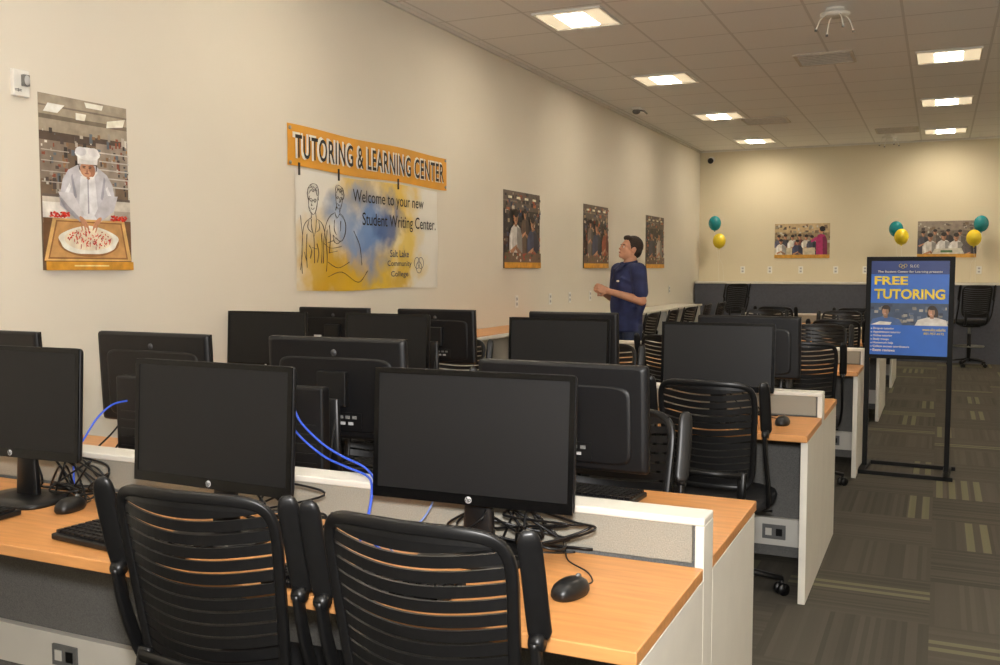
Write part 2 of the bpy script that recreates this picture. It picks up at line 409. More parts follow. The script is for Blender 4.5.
for i in range(150):
    a=rnd.random()*6.28; d=rnd.random()**.6
    S.append((ellpts(.5+.25*d*math.cos(a),.184+.056*d*math.sin(a),.006+.009*rnd.random(),.0042,8,rnd.random()*3),rnd.choice([(200,40,28),(220,60,36),(160,30,24),(210,85,50),(240,228,206),(236,218,190)])))
S+=C[-10:]
for i in range(45):
    S.append((ellpts(.06+.2*rnd.random(),.305+.03*rnd.random(),.014,.005,8),rnd.choice([(200,40,28),(220,60,36),(150,30,24)])))
    S.append((ellpts(.74+.2*rnd.random(),.3+.03*rnd.random(),.014,.005,8),rnd.choice([(200,40,28),(160,30,24),(220,70,40)])))
S+=[(rect(0,0,1,.05),(212,152,50)),(rect(.3,.022,.7,.03),(240,220,160))]
picture('poster',(WX,3.455,1.85),(R90,0,R90),.53,.82,S,'tall colour poster of a chef in white topping a pizza')

def pers(cx,cy,s,c,hair=(34,26,22),sk=(190,136,104),asp=1.0):
    d=tuple(int(v*.68) for v in c); l=tuple(min(255,int(v*1.18)) for v in c); sd=tuple(int(v*.75) for v in sk)
    X=lambda v: cx+v*s/asp
    Y=lambda v: cy+v*s
    return [([(X(-.17),.0+max(.06,Y(-.75))),(X(-.17),Y(-.2)),(X(-.12),Y(-.12)),(X(-.05),Y(-.08)),(X(.05),Y(-.08)),(X(.12),Y(-.12)),(X(.17),Y(-.2)),(X(.18),max(.06,Y(-.75)))],c),
     ([(X(.04),max(.06,Y(-.7))),(X(.03),Y(-.1)),(X(.12),Y(-.12)),(X(.17),Y(-.2)),(X(.18),max(.06,Y(-.7)))],d),
     ([(X(-.15),Y(-.2)),(X(-.1),Y(-.15)),(X(-.08),Y(-.4)),(X(-.13),Y(-.4))],l),
     ([(X(-.03),Y(-.1)),(X(.03),Y(-.1)),(X(.03),Y(-.03)),(X(-.03),Y(-.03))],sd),
     (ellpts(cx,cy,.055*s/asp,.075*s),sk),(ellpts(X(.025),Y(-.005),.028*s/asp,.06*s),sd),(ellpts(cx,Y(.045),.06*s/asp,.045*s),hair),
     (ellpts(X(-.02),Y(.008),.01*s/asp,.005*s,8),(40,28,24)),(ellpts(X(.02),Y(.008),.01*s/asp,.005*s,8),(40,28,24)),(ellpts(cx,Y(-.035),.016*s/asp,.005*s,8),(130,66,58)),
     ([(X(-.15),Y(-.36)),(X(-.12),Y(-.41)),(X(.02),Y(-.33)),(X(.03),Y(-.29))],sk),([(X(.15),Y(-.38)),(X(.12),Y(-.43)),(X(.0),Y(-.35)),(X(.01),Y(-.31))],sd)]
def kitchen(seed,fig,asp=1.2):
    rn=random.Random(seed)
    S=[(rect(0,0,1,1),(54,46,46)),(rect(0,.76,1,1),(100,88,80)),(rect(0,.86,1,.88),(130,118,106)),(rect(0,.3,1,.45),(80,54,44))]
    for i in range(220):
        x=rn.random(); y=.2+rn.random()*.76; s=.012+rn.random()*.04
        S.append((rect(x,y,x+s*rn.choice([.5,1,1.6]),y+s),rn.choice([(140,70,48),(74,76,100),(170,146,116),(46,56,80),(104,94,88),(184,100,56),(34,28,32),(200,188,170),(84,72,64),(60,52,54)])))
    for i in range(4): S.append((rect(.1+.22*i,.9,.2+.22*i,.93),(240,232,210)))
    for cx,cy,sz,c in fig: S+=pers(cx,cy,sz,c,asp=asp)
    S.append((rect(0,.07,1,.2),(110,86,70)))
    for i in range(30):
        x=rn.random(); S.append((ellpts(x,.1+.12*rn.random(),.02,.02,8),rn.choice([(210,200,190),(160,60,40),(90,100,60),(60,50,48),(180,156,120)])))
    S+=[(rect(0,0,1,.075),(216,154,46))]
    return S
picture('poster',(WX,8.84,1.825),(R90,0,R90),.92,.75,kitchen(1,[(.55,.72,.8,(90,70,60)),(.3,.66,1.2,(206,202,200)),(.76,.6,1.1,(60,66,96))]),'dark colour poster of people in a workshop kitchen')
picture('poster',(WX,11.1,1.825),(R90,0,R90),.92,.75,kitchen(2,[(.25,.7,.8,(110,100,96)),(.5,.66,1.3,(48,56,88)),(.85,.62,1,(150,70,50))]),'dark colour poster of people at machinery')
picture('poster',(WX,13.75,1.825),(R90,0,R90),.98,.75,kitchen(5,[(.3,.64,1.2,(60,60,80)),(.7,.64,1.1,(180,172,164))]),'dark colour poster of two people, near the room corner')
def office(seed,c0):
    rn=random.Random(seed); S=[(rect(0,0,1,1),c0),(rect(0,.74,1,1),tuple(min(255,int(v*1.25)) for v in c0))]
    for i in range(90):
        x=rn.random(); y=.4+.5*rn.random(); S.append((rect(x,y,x+.02+.05*rn.random(),y+.02+.06*rn.random()),rn.choice([(120,100,80),(190,185,170),(70,60,55),(150,140,120),(96,84,70)])))
    return S
S=office(4,(150,130,98))
for cx,cy,c in ((.08,.6,(90,90,110)),(.2,.62,(60,60,70)),(.33,.6,(216,212,204)),(.46,.62,(120,60,50)),(.58,.6,(200,196,188)),(.68,.58,(70,70,84))): S+=pers(cx,cy,.9,c,asp=1.6)
S+=[(rect(0,.1,.74,.3),(196,184,158))]
for cx,cy,c in ((.12,.48,(226,222,214)),(.42,.46,(60,64,90)),): S+=pers(cx,cy,.9,c,asp=1.6)
S+=[([(.76,.1),(.75,.5),(.78,.66),(.84,.7),(.91,.66),(.95,.5),(.96,.1)],(172,40,100)),([(.88,.1),(.87,.6),(.92,.64),(.95,.5),(.96,.1)],(120,26,70)),([(.76,.62),(.66,.5),(.67,.45),(.78,.52)],(186,50,110)),(ellpts(.845,.79,.042,.09),(190,135,100)),(ellpts(.865,.84,.05,.08),(30,22,20)),(rect(0,0,1,.1),(206,150,52))]
picture('poster',(-2.09,YB,1.9),(R90,0,0),.88,.57,S,'wide colour poster of a class with a woman in pink')
S=office(9,(112,102,92))
for cx,cy,c in ((.1,.66,(70,70,80)),(.3,.7,(120,110,100)),(.52,.7,(60,50,50)),(.72,.68,(140,132,124))): S+=pers(cx,cy,.9,c,asp=1.6)
for cx,cy,c in ((.22,.56,(210,206,200)),(.45,.58,(222,220,216)),(.66,.56,(216,212,208)),(.88,.52,(90,84,84))): S+=pers(cx,cy,1.25,c,asp=1.6)
S+=[([(.25,.1),(.3,.24),(.75,.26),(.8,.1)],(206,202,190)),(rect(.4,.14,.6,.2),(70,110,64)),(rect(0,0,1,.1),(206,150,52))]
picture('poster',(.085,YB,1.9),(R90,0,0),.84,.57,S,'wide colour poster of students seated with papers')

# banners
def watercolor():
    m=bpy.data.materials.new('watercolour_vinyl'); m.use_nodes=True; nt=m.node_tree; b=nt.nodes['Principled BSDF']
    b.inputs['Roughness'].default_value=0.35
    tc=N(nt,'ShaderNodeTexCoord'); nz=N(nt,'ShaderNodeTexNoise'); nz.inputs['Scale'].default_value=4.5; nz.inputs['Detail'].default_value=6
    nt.links.new(tc.outputs['Object'],nz.inputs['Vector'])
    def blob(c,r):
        d=N(nt,'ShaderNodeVectorMath',operation='DISTANCE'); nt.links.new(tc.outputs['Object'],d.inputs[0]); d.inputs[1].default_value=c
        v=MA(nt,'ADD',d.outputs['Value'],MA(nt,'MULTIPLY',MA(nt,'SUBTRACT',nz.outputs['Fac'],.5),.6))
        mr=N(nt,'ShaderNodeMapRange'); mr.inputs['From Min'].default_value=r; mr.inputs['From Max'].default_value=r*.35
        nt.links.new(v,mr.inputs['Value']); return mr.outputs['Result']
    col=lin((232,229,220))
    for c,r,k,a in (((-.68,-.22,0),.4,(212,170,30),.9),((-.45,-.34,0),.36,(206,162,24),.9),((-.2,-.38,0),.4,(216,174,30),.95),((.05,-.22,0),.36,(224,186,40),.95),((.28,.38,0),.46,(230,192,50),.9),((-.25,.32,0),.34,(222,186,56),.85),((.4,-.12,0),.38,(230,196,62),.85),
                    ((-.06,.04,0),.4,(96,138,198),.95),((-.4,.1,0),.28,(130,160,204),.8),((.2,.06,0),.25,(66,98,158),.85),((.36,-.3,0),.2,(212,172,50),.85)):
        col=mixc(nt,MA(nt,'MULTIPLY',blob(c,r),a),col,lin(k))
    nt.links.new(col,b.inputs['Base Color']); return m
def cloth_panel(name,w,h,m,loc,rot,amp,label,cat):
    q=MB(); nu,nv=60,20; g=[]
    for i in range(nu+1):
        row=[]
        for j in range(nv+1):
            x=(i/nu-.5)*w; y=(j/nv-.5)*h
            z=.006+amp*(.5+.3*math.sin(x*9+y*3)+.2*math.sin(x*21-y*14))*(.35+.65*(1-abs(2*j/nv-1)))
            row.append(q.bm.verts.new((x,y+.006*math.sin(x*5),z)))
        g.append(row)
    mi=q.mi(m)
    for i in range(nu):
        for j in range(nv):
            f=q.bm.faces.new((g[i][j],g[i+1][j],g[i+1][j+1],g[i][j+1])); f.material_index=mi; f.smooth=True
    o=q.obj(name,loc=loc,rot=rot,fix=False)
    tag(o,label,cat); return o
M_or=mat('orange_vinyl',(226,160,40),.35,var=.06,scale=5)
M_ink=mat('black_ink',(24,20,18),.5); M_inkW=mat('white_ink',(240,236,224),.5); M_blueI=mat('navy_ink',(44,54,90),.5); M_pen=mat('sketch_ink',(74,66,58),.6)
ob=cloth_panel('title_banner',2.17,.265,M_or,(WX,6.13,2.235),(R90,0,R90),.004,'orange vinyl banner reading TUTORING & LEARNING CENTER','banner')
text('TUTORING & LEARNING CENTER',-.008,0.004,2.06,.172,M_inkW,ob,z=.014,offset=.04,sp=1.12)
text('TUTORING & LEARNING CENTER',0.004,0,2.03,.15,M_ink,ob,z=.0155,offset=.012,sp=1.12)
for x in (-1.06,1.06):
    for y in (-.11,.11):
        q=MB(); q.cyl((x,y,.008),(x,y,.014),.012,.012,M_steel); q.obj('grommet',ob)
wb=cloth_panel('welcome_banner',1.92,.79,watercolor(),(WX,6.08,1.69),(R90,0,R90),.012,'white vinyl banner with yellow and blue watercolour and sketched figures','banner')
Z=.022
text('Welcome to your new',.2,.26,1.02,.115,M_ink,wb,z=Z,offset=.004)
text('Student Writing Center.',.36,.1,1.1,.12,M_ink,wb,z=Z,offset=.004)
for i,t in enumerate(('Salt Lake','Community','College')): text(t,.33,-.13-.08*i,(.28,.36,.26)[i],.054,M_blueI,wb,z=Z,offset=.006)
for c0 in ((.6,-.2),(.63,-.235),(.66,-.2)):
    q=MB(); q.sweep([(c0[0]+.045*math.cos(t*.5),c0[1]+.045*math.sin(t*.5),Z) for t in range(13)],.0025,.0008,M_blueI,seg=4,closed=True); q.obj('emblem_ring',wb)
rs=random.Random(11)
def stroke(P,r=.0013):
    q=MB()
    for k in range(2):
        j=.0 if k==0 else .007
        q.tube([(p.x,p.y,Z-.003) for p in smoothpts([(a+rs.uniform(-j,j),b+rs.uniform(-j,j),0) for a,b in P],5)],r,M_pen,seg=4)
    return q
FACE=[[(-.05,.2),(-.06,.15),(-.045,.11),(-.02,.08),(.01,.075),(.035,.1),(.05,.15),(.055,.2)],
     [(-.06,.17),(-.075,.22),(-.05,.27),(-.01,.295),(.04,.29),(.07,.25),(.062,.18)],[(-.055,.22),(-.02,.25),(.0,.235),(.03,.255),(.055,.21)],[(-.05,.26),(.0,.27),(.05,.25)],[(-.03,.285),(.01,.25),(.045,.275)],
     [(-.045,.175),(-.03,.187),(-.012,.178),(-.025,.163),(-.045,.175)],[(.005,.178),(.022,.188),(.038,.177),(.022,.165),(.005,.178)],
     [(-.01,.175),(-.022,.14),(-.006,.137)],[(-.026,.112),(-.008,.107),(.014,.115)],[(-.025,.08),(-.03,.04)],[(.028,.085),(.035,.045)]]
BODY1=[[(-.03,.045),(-.09,.02),(-.13,-.03),(-.15,-.14),(-.155,-.28),(-.15,-.38)],[(.035,.045),(.1,.02),(.14,-.03),(.16,-.13),(.175,-.26),(.165,-.36)],
     [(-.03,.04),(-.02,-.03),(.0,-.1),(.005,-.3)],[(.035,.04),(.03,-.04),(.0,-.1)],[(-.06,.03),(-.07,-.03),(-.03,-.06)],[(.07,.03),(.075,-.03),(.035,-.06)],
     [(-.09,-.08),(-.1,-.2),(-.09,-.33)],[(.1,-.07),(.11,-.18),(.1,-.3)],[(-.06,-.16),(-.03,-.2),(-.05,-.26)],[(.04,-.15),(.06,-.22),(.04,-.29)],[(-.02,-.18),(.04,-.19)],[(-.12,-.22),(-.1,-.28)],[(.13,-.2),(.12,-.3)]]
BODY2=[[(-.03,.045),(-.08,.02),(-.12,-.05),(-.1,-.14),(-.04,-.18),(.03,-.16)],[(.035,.045),(.1,.02),(.16,-.05),(.19,-.17),(.2,-.3)],
     [(.03,-.16),(.06,-.14),(.05,-.19),(.0,-.2),(-.04,-.18)],[(.12,-.06),(.1,-.16),(.12,-.28)],[(-.05,-.02),(-.04,-.1)],[(.04,-.01),(.05,-.09),(.02,-.13)],
     [(.05,-.18),(.14,-.2)],[(-.06,-.22),(.1,-.24),(.2,-.2)],[(.0,-.26),(.12,-.28)],[(-.03,.04),(.01,.0),(.035,.04)],[(.15,-.1),(.16,-.2)]]
def place(L,ox,oy,s,f,rot=0):
    c,sn=math.cos(rot),math.sin(rot)
    return [[(ox+f*(x*c-y*sn)*s,oy+(x*sn+y*c)*s) for x,y in l] for l in L]
for l in place(FACE,-.78,.05,.9,1)+place(BODY1,-.78,.05,.86,1)+place(FACE,-.5,.12,.7,-1,.18)+place(BODY2,-.5,.1,.85,-1)+[[(-.62,-.3),(-.45,-.27),(-.25,-.34),(-.12,-.26)],[(-.3,.02),(-.22,-.08),(-.2,-.22)],[(-.92,.1),(-.9,-.1),(-.93,-.25)],[(-.62,-.2),(-.5,-.24),(-.36,-.2)]]:
    stroke(l).obj('sketch_line',wb)
for yy in (5.15,5.6,6.4):
    q=MB(); q.box((0,0,0),(.006,.015,.08),M_ink); tag(q.obj('banner_tie',loc=(WX+.02,yy,2.09)),'short black strap joining the two banners','strap','banner ties')

# ---------------------------------------------------------------- chairs
CZ=.745; CH=.225; CW=.208; EX=7
def taper(z): return (1-.12*(1-(z-(CZ-CH))/(2*CH)))
def bk_half(z):
    k=min(1,abs((z-CZ)/CH)); return CW*max(0,(1-k**EX))**(1/EX)*taper(z)
def bk_y(x,z): return -.215-.09*(z-.5)/.47+.055*(x/.21)**2
def build_chair(dz=0.0,stool=False):
    nm='drafting_stool' if stool else 'task_chair'
    r=empty(nm)
    q=MB(); q.cyl((0,0,.075),(0,0,.125),.045,.035,M_black)
    for k in range(5):
        a=2*math.pi*k/5+.3; c,s=math.cos(a),math.sin(a)
        q.sweep([(.03*c,.03*s,.105),(.15*c,.15*s,.095),(.27*c,.27*s,.075)],[.024,.02,.015],[.018,.014,.01],M_black,seg=8,power=.7)
    q.obj('star_base',r)
    for k in range(5):
        a=2*math.pi*k/5+.3; c,s=.265*math.cos(a),.265*math.sin(a); q=MB()
        for o in (-.014,.014):
            dx,dy=-math.sin(a+.6)*o,math.cos(a+.6)*o; ex,ey=-math.sin(a+.6)*.009,math.cos(a+.6)*.009
            q.cyl((c+dx-ex,s+dy-ey,.028),(c+dx+ex,s+dy+ey,.028),.028,.028,M_black,14)
        q.cyl((c,s,.03),(c,s,.075),.009,.009,M_black,8); q.obj('caster',r)
    q=MB(); q.cyl((0,0,.12),(0,0,.26+dz),.028,.028,M_black); q.cyl((0,0,.25+dz),(0,0,.4+dz),.02,.02,M_steel); q.obj('gas_column',r)
    if stool:
        q=MB(); q.tube([(.2*math.cos(t*.3),.2*math.sin(t*.3),.3) for t in range(21)],.01,M_steel,closed=True)
        for k in range(3):
            a=k*2.094; q.cyl((0,0,.3),(.2*math.cos(a),.2*math.sin(a),.3),.007,.007,M_steel)
        q.obj('foot_ring',r)
    q=MB(); q.pad((0,.0,dz),.225,.22,[(.3,.40),(.85,.405),(.98,.42),(1,.44),(.97,.458),(.85,.468),(.5,.466),(.1,.462)],M_fab,e=3.6); q.obj('seat',r)
    q=MB(); q.pad((0,-.02,dz),.13,.12,[(.6,.36),(1,.37),(1,.41),(.9,.415)],M_black,e=4); q.tube([(.1,.02,.385+dz),(.22,.02,.385+dz)],.006,M_black)
    q.obj('tilt_mechanism',r)
    q=MB(); P=[]
    n=84
    for i in range(n):
        a=2*math.pi*i/n; c,s=math.cos(a),math.sin(a)
        z=CZ+CH*math.copysign(abs(s)**(2/EX),s)
        x=CW*math.copysign(abs(c)**(2/EX),c)*taper(z)
        P.append((x,bk_y(x,z)-.002,z+dz+.006*math.cos(math.pi*x/(2*CW))-.003))
    q.sweep(P,.012,.008,M_black,ref=(0,1,0),seg=8,closed=True,power=.4)
    q.obj('backrest_frame',r)
    q=MB(); z=CZ-CH+.036
    while z<CZ+CH-.018:
        hw=bk_half(z)
        pts=[]; n=20
        for i in range(n+1):
            u=2*i/n-1; x=hw*u
            pts.append((x,bk_y(x,z),z+dz-.018*math.cos(math.pi*u/2)+.009))
        q.sweep(pts,.0040,.0162,M_black,ref=(0,-.12,1),seg=4,smooth=False)
        z+=.0300
    for z,hh in ((CZ+CH-.012,.02),(CZ-CH+.014,.018)):
        hw=bk_half(z)*.97
        q.sweep([(hw*(2*i/14-1),bk_y(hw*(2*i/14-1),z),z+dz+.004*math.cos(math.pi*(2*i/14-1)/2)) for i in range(15)],.005,hh,M_black,seg=4,smooth=False)
    q.obj('backrest_slats',r)
    q=MB()
    for s in (-1,1):
        q.sweep(smoothpts([(s*.1,-.06,.39+dz),(s*.14,-.2,.41+dz),(s*.155,-.25,.5+dz),(s*.155,-.235,.6+dz)],6),.010,.018,M_black,ref=(1,0,0),seg=8,power=.7)
    q.sweep([(-.155,-.25,.585+dz),(0,-.275,.585+dz),(.155,-.25,.585+dz)],.008,.014,M_black,seg=8)
    q.obj('backrest_support',r)
    for s in (-1,1):
        q=MB()
        q.sweep(smoothpts([(s*.14,-.03,.4+dz),(s*.215,-.06,.42+dz),(s*.24,-.14,.52+dz),(s*.242,-.2,.66+dz),(s*.242,-.225,.77+dz)],6),.008,.016,M_black,ref=(0,1,0),seg=8,power=.5)
        q.cyl((s*.23,-.218,.765+dz),(s*.256,-.218,.765+dz),.016,.016,M_black)
        q.obj('armrest_bracket',r)
        q=MB()
        P=smoothpts([(s*.244,-.205,.765+dz),(s*.245,-.225,.83+dz),(s*.245,-.245,.91+dz),(s*.243,-.264,.985+dz)],6)
        W=[.009]*len(P); HH=[.023]*len(P); W[0]=.006;HH[0]=.014;W[-1]=.003;HH[-1]=.009;W[-2]=.007;HH[-2]=.017; HH[1]=.019;HH[-3]=.021
        q.sweep(P,W,HH,M_black,ref=(1,.5,0),seg=12,power=.6)
        q.obj('armrest_pad',r)
    return r
CH0=build_chair()
tag(CH0,'black plastic task chair with slatted back and raised arms','chair','black task chairs')
def yaw(d): return (0,0,math.radians(d))
CH0.location=(-1.46,1.83,0); CH0.rotation_euler=yaw(3)
lab='black slatted task chair, '
chairs=[(-.888,1.82,-2,'pushed against maple desk edge'),
 (-.98,2.8,180,'beside desk with turned-away monitors'),(-1.85,2.88,183,'beside desk with turned-away monitors'),
 (-.86,4.27,-5,'pushed against maple desk edge'),(-1.75,4.3,3,'pushed against maple desk edge'),(-2.75,4.3,0,'pushed against maple desk edge'),
 (-1.0,5.38,181,'beside desk with turned-away monitors'),(-1.9,5.42,175,'beside desk with turned-away monitors'),(-2.9,5.4,180,'beside desk with turned-away monitors'),
 (-.8,6.62,4,'pulled out from empty maple desk'),(-1.7,6.9,-5,'at empty maple desk'),
 (-.9,8.12,178,'at empty maple desk'),(-1.75,8.1,182,'at empty maple desk'),
 (-.85,9.5,0,'at empty maple desk'),(-1.75,9.5,4,'at empty maple desk'),
 (-.95,10.85,182,'at empty maple desk'),(-1.8,10.85,177,'at empty maple desk'),
 (-.9,12.3,3,'at empty maple desk'),(-1.8,12.3,-3,'at empty maple desk'),
 (-3.0,9.9,88,'at long wall counter'),(-3.0,10.75,92,'at long wall counter'),(-3.0,11.6,85,'at long wall counter'),(-3.0,12.5,95,'at long wall counter'),(-3.0,13.4,90,'at long wall counter')]
for x,y,a,l in chairs: copy_thing(CH0,(x,y,0),yaw(a),lab+l)
ST=build_chair(.22,True); tag(ST,'tall black drafting stool with slatted back at counter','stool','drafting stools'); ST.location=(.42,15.75,0); ST.rotation_euler=yaw(20)
copy_thing(ST,(-3.1,15.6,0),yaw(50))

# ---------------------------------------------------------------- desks
def desk_row(y0,L,label,stations,x0=-.49):
    r=empty('shared_workstation_desk',(x0,y0,0),label=label,category='desk')
    def part(n,a,b,m,bev=.002,lab=None):
        q=MB(); q.b2(a,b,m); return q.obj(n,r,bevel=bev,label=lab)
    part('desktop',(-L,0,.71),(0,.55,.74),M_wood,.003); part('desktop',(-L,.66,.71),(0,1.28,.74),M_wood,.003)
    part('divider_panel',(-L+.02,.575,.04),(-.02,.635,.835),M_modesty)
    part('divider_screen',(-L+.02,.56,.745),(-.03,.65,.838),M_dash)
    part('divider_cap',(-L,.555,.838),(0,.655,.857),M_white,.004)
    part('divider_end_post',(-.022,.555,0),(0,.655,.838),M_white)
    part('divider_end_post',(-L,.555,0),(-L+.02,.655,.838),M_white)
    for x in (0,-L+.03):
        part('end_panel',(x-.03,.03,0),(x,.553,.71),M_white); part('end_panel',(x-.03,.657,0),(x,1.25,.71),M_white)
    part('cable_raceway',(-L+.03,.545,.1),(-.03,.573,.235),M_white); part('cable_raceway',(-L+.03,.637,.1),(-.03,.665,.235),M_white)
    for sx in stations:
        for yy in (.541,.669):
            q=MB(); q.box((sx-x0,yy,.168),(.11,.008,.07),M_grey); q.box((sx-x0-.025,yy+(-.005 if yy<.6 else .005),.168),(.03,.004,.035),M_white); q.box((sx-x0+.025,yy+(-.005 if yy<.6 else .005),.168),(.03,.004,.035),M_black); q.obj('power_outlet',r)
    return r
R1,R2,R3,R4,R5=1.68,4.2,6.95,9.65,12.45
desk_row(R1,3.29,'long double-sided maple desk with grey fabric divider and cables',[-.8,-1.7,-2.6,-3.4])
desk_row(R2,3.29,'double-sided maple desk crowded with monitors, white end panels',[-.7,-1.7,-2.6,-3.4])
desk_row(R3,1.9,'short double-sided maple desk beside the sign stand',[-.7,-1.6])
desk_row(R4,1.9,'short double-sided maple desk with white end panels',[-.7,-1.6])
desk_row(R5,1.9,'short double-sided maple desk with white end panels',[-.7,-1.6])

r=empty('wall_counter',(WX,6.9,0),label='maple-topped counter with white supports along the long wall',category='counter')
q=MB(); q.b2((.012,0,.865),(.45,8.0,.895),M_white); q.obj('countertop',r,bevel=.003)
q=MB(); q.b2((.02,.01,.895),(.44,2.2,.9),M_wood); q.obj('maple_inlay',r)
for i in range(5):
    q=MB(); q.b2((.014,.0+i*1.99,0),(.42,.04+i*1.99,.865),M_white); q.obj('support_panel',r,bevel=.002)
r=empty('bar_counter',(WX,YB,0),label='long high white-topped counter with dark panel on end wall',category='counter')
q=MB(); q.b2((.03,-.42,1.19),(6.9,-.014,1.225),M_white); q.obj('countertop',r,bevel=.003)
q=MB(); q.b2((.03,-.41,.0),(6.9,-.38,1.19),M_dark); q.obj('front_panel',r,bevel=.002)

# ---------------------------------------------------------------- monitors
TL=.055
def build_monitor():
    r=empty('computer_monitor'); W=.53; Hh=.325; zc=.30
    q=MB(); q.pad((0,0,0),W/2,Hh/2,[(1,-.002),(1,.010),(.985,.016),(.93,.021)],M_black2,e=40,seg=64)
    q.pad((0,.02,0),.215,.118,[(1.03,.0195),(1,.023),(.96,.025)],M_black2,e=10)
    q.obj('display_housing',r,loc=(0,0,zc),rot=(-R90-TL,0,0))
    D=lambda q,n,lab=None: q.obj(n,r,loc=(0,0,zc),rot=(-R90-TL,0,0),label=lab,fix=False)
    q=MB()
    for a,b in (((-W/2+.001,-Hh/2+.001),(W/2-.001,-Hh/2+.014)),((-W/2+.001,Hh/2-.027),(W/2-.001,Hh/2-.001)),((-W/2+.001,-Hh/2+.014),(-W/2+.014,Hh/2-.027)),((W/2-.014,-Hh/2+.014),(W/2-.001,Hh/2-.027))):
        q.b2((a[0],a[1],-.0065),(b[0],b[1],-.002),M_bezel)
    D(q,'bezel')
    q=MB(); q.b2((-W/2+.014,-Hh/2+.014,-.0045),(W/2-.014,Hh/2-.027,-.0025),M_screen)
    D(q,'screen')
    q=MB(); q.cyl((0,Hh/2-.0135,-.0064),(0,Hh/2-.0135,-.0075),.0086,.0086,M_logo,20); D(q,'brand_badge')
    q=MB(); q.cyl((0,-.115,.021),(0,-.115,.0225),.011,.011,M_dim,24); D(q,'rear_badge')
    q=MB(); q.box((0,.1,.0255),(.2,.05,.003),M_black)
    for i in range(6): q.box((-.075+.026*i,.09,.0275),(.016,.010,.004),M_grey)
    for i in range(4): q.box((-.06+.03*i,.11,.0275),(.018,.009,.004),M_logo)
    D(q,'rear_port_panel')
    q=MB(); q.box((.12,.03,.0255),(.055,.035,.002),M_logo); D(q,'rating_label')
    q=MB(); q.sweep([(0,.05,.01),(0,.05,.12),(0,.05,.27)],[.016,.014,.012],[.045,.038,.034],M_black,ref=(1,0,0),seg=10,power=.6)
    q.box((0,.035,.3),(.11,.025,.11),M_black); q.obj('stand_neck',r,bevel=.003)
    q=MB(); q.pad((0,.03,0),.135,.1,[(1,0),(1,.008),(.93,.014),(.5,.018)],M_black,e=4); q.obj('stand_base',r)
    for dx in (-.02,.02,.05):
        q=MB(); q.tube(smoothpts([(dx,.05,.22),(dx*2,.11,.12),(dx*3+.03,.13,.03),(dx*1.5-.08,.15,.012),(dx*4+.06,.16,.012)],6),.0035,M_black,seg=6); q.obj('cable',r)
    M=Matrix.Translation((0,0,zc))@Euler((-R90-TL,0,0)).to_matrix().to_4x4()
    t=text('hp',0,0,None,.0145,M_ink,r,z=0,shear=.25,name='badge_letters',offset=.02)
    t.matrix_local=M@Matrix.Translation((0,Hh/2-.0135,-.0077))@Euler((math.pi,0,0)).to_matrix().to_4x4()
    return r
MN=build_monitor()
tag(MN,'black widescreen monitor above low grey divider','monitor','black computer monitors')
MN.location=(-1.02,2.06,.74); MN.rotation_euler=yaw(2)
D='black widescreen monitor above low grey divider'; D2='black monitor turned around showing its ports'; E2='black widescreen monitor on crowded maple desk'; E3='black monitor turned away on crowded maple desk'
mons=[(-1.705,1.93,-2,D),(-2.53,2.0,3,D),(-.99,2.6,178,D2),(-1.82,2.68,182,D2),(-2.6,2.66,180,D2),(-3.45,2.66,180,D2),
 (-.94,4.5,0,E2),(-1.72,4.46,2,E2),(-2.74,4.5,0,E2),(-3.51,4.45,4,E2),(-.9,5.1,180,E3),(-1.88,5.12,182,E3),(-2.76,5.12,180,E3),(-3.48,5.1,180,E3)]
for i,(x,y,a,l) in enumerate(mons):
    c=copy_thing(MN,(x,y,.74 ),yaw(a),l)
    c.scale=(1,1,{0:1.01,1:1.03,2:.95,3:1.04,4:1.03,6:.985}.get(i,1))
r=empty('mini_computer',(-1.80,2.47,.74),yaw(3),label='small upright black desktop computer beside monitor cables',category='computer',group='mini computers')
q=MB(); q.box((0,0,.19),(.15,.045,.3),M_black2); q.obj('case',r,bevel=.008)
q=MB(); q.pad((0,0,0),.075,.055,[(1,0),(1,.01),(.8,.045)],M_black,e=4); q.obj('foot',r)
for i in range(5):
    q=MB(); q.box((0,-.0235,.1+.03*i),(.1,.002,.006),M_black); q.obj('vent_slot',r)
copy_thing(r,(-2.5,2.46,.74),yaw(-4))

# keyboards, mice
def keyboard():
    r=empty('keyboard'); q=MB(); q.box((0,0,.009),(.44,.15,.016),M_black); q.obj('case',r,bevel=.004)
    for a,b in ((0,15),(16,18),(19,22)):
        q=MB(); q.box((-.205+((a+b-1)/2)*.0195,-.001,.0175),((b-a)*.0195-.004,.122,.003),M_black)
        for row in range(6):
            for c in range(a,b): q.box((-.205+c*.0195,-.055+row*.0215,.0215),(.016,.0165,.007),M_black2)
        q.obj('key_block',r)
    return r
K=keyboard(); tag(K,'black computer keyboard on maple desk','keyboard','keyboards'); K.location=(-1.87,1.81,.741); K.rotation_euler=yaw(-6)
for x,y,a in ((-2.6,1.82,2),(-1.15,1.78,3),(-1.03,2.8,176),(-1.82,2.86,180),(-.95,4.34,0),(-1.8,4.34,0)): copy_thing(K,(x,y,.741),yaw(a))
def mouse():
    r=empty('computer_mouse'); q=MB()
    q.pad((0,0,0),.031,.054,[(.9,.0),(1,.008),(.98,.018),(.86,.028),(.6,.036),(.25,.039),(.05,.0395)],M_black,e=2.4); q.obj('shell',r)
    q=MB(); q.cyl((-.003,.03,.034),(.003,.03,.034),.008,.008,M_grey); q.obj('scroll_wheel',r)
    q=MB(); q.tube(smoothpts([(0,.052,.01),(-.01,.1,.004),(-.06,.15,.004),(-.14,.19,.004),(-.2,.26,.004)],6),.002,M_black,seg=6); q.obj('cable',r); return r
Mo=mouse(); tag(Mo,'black wired mouse on maple desk','mouse','computer mice'); Mo.location=(-.71,1.92,.7405); Mo.rotation_euler=yaw(-15)
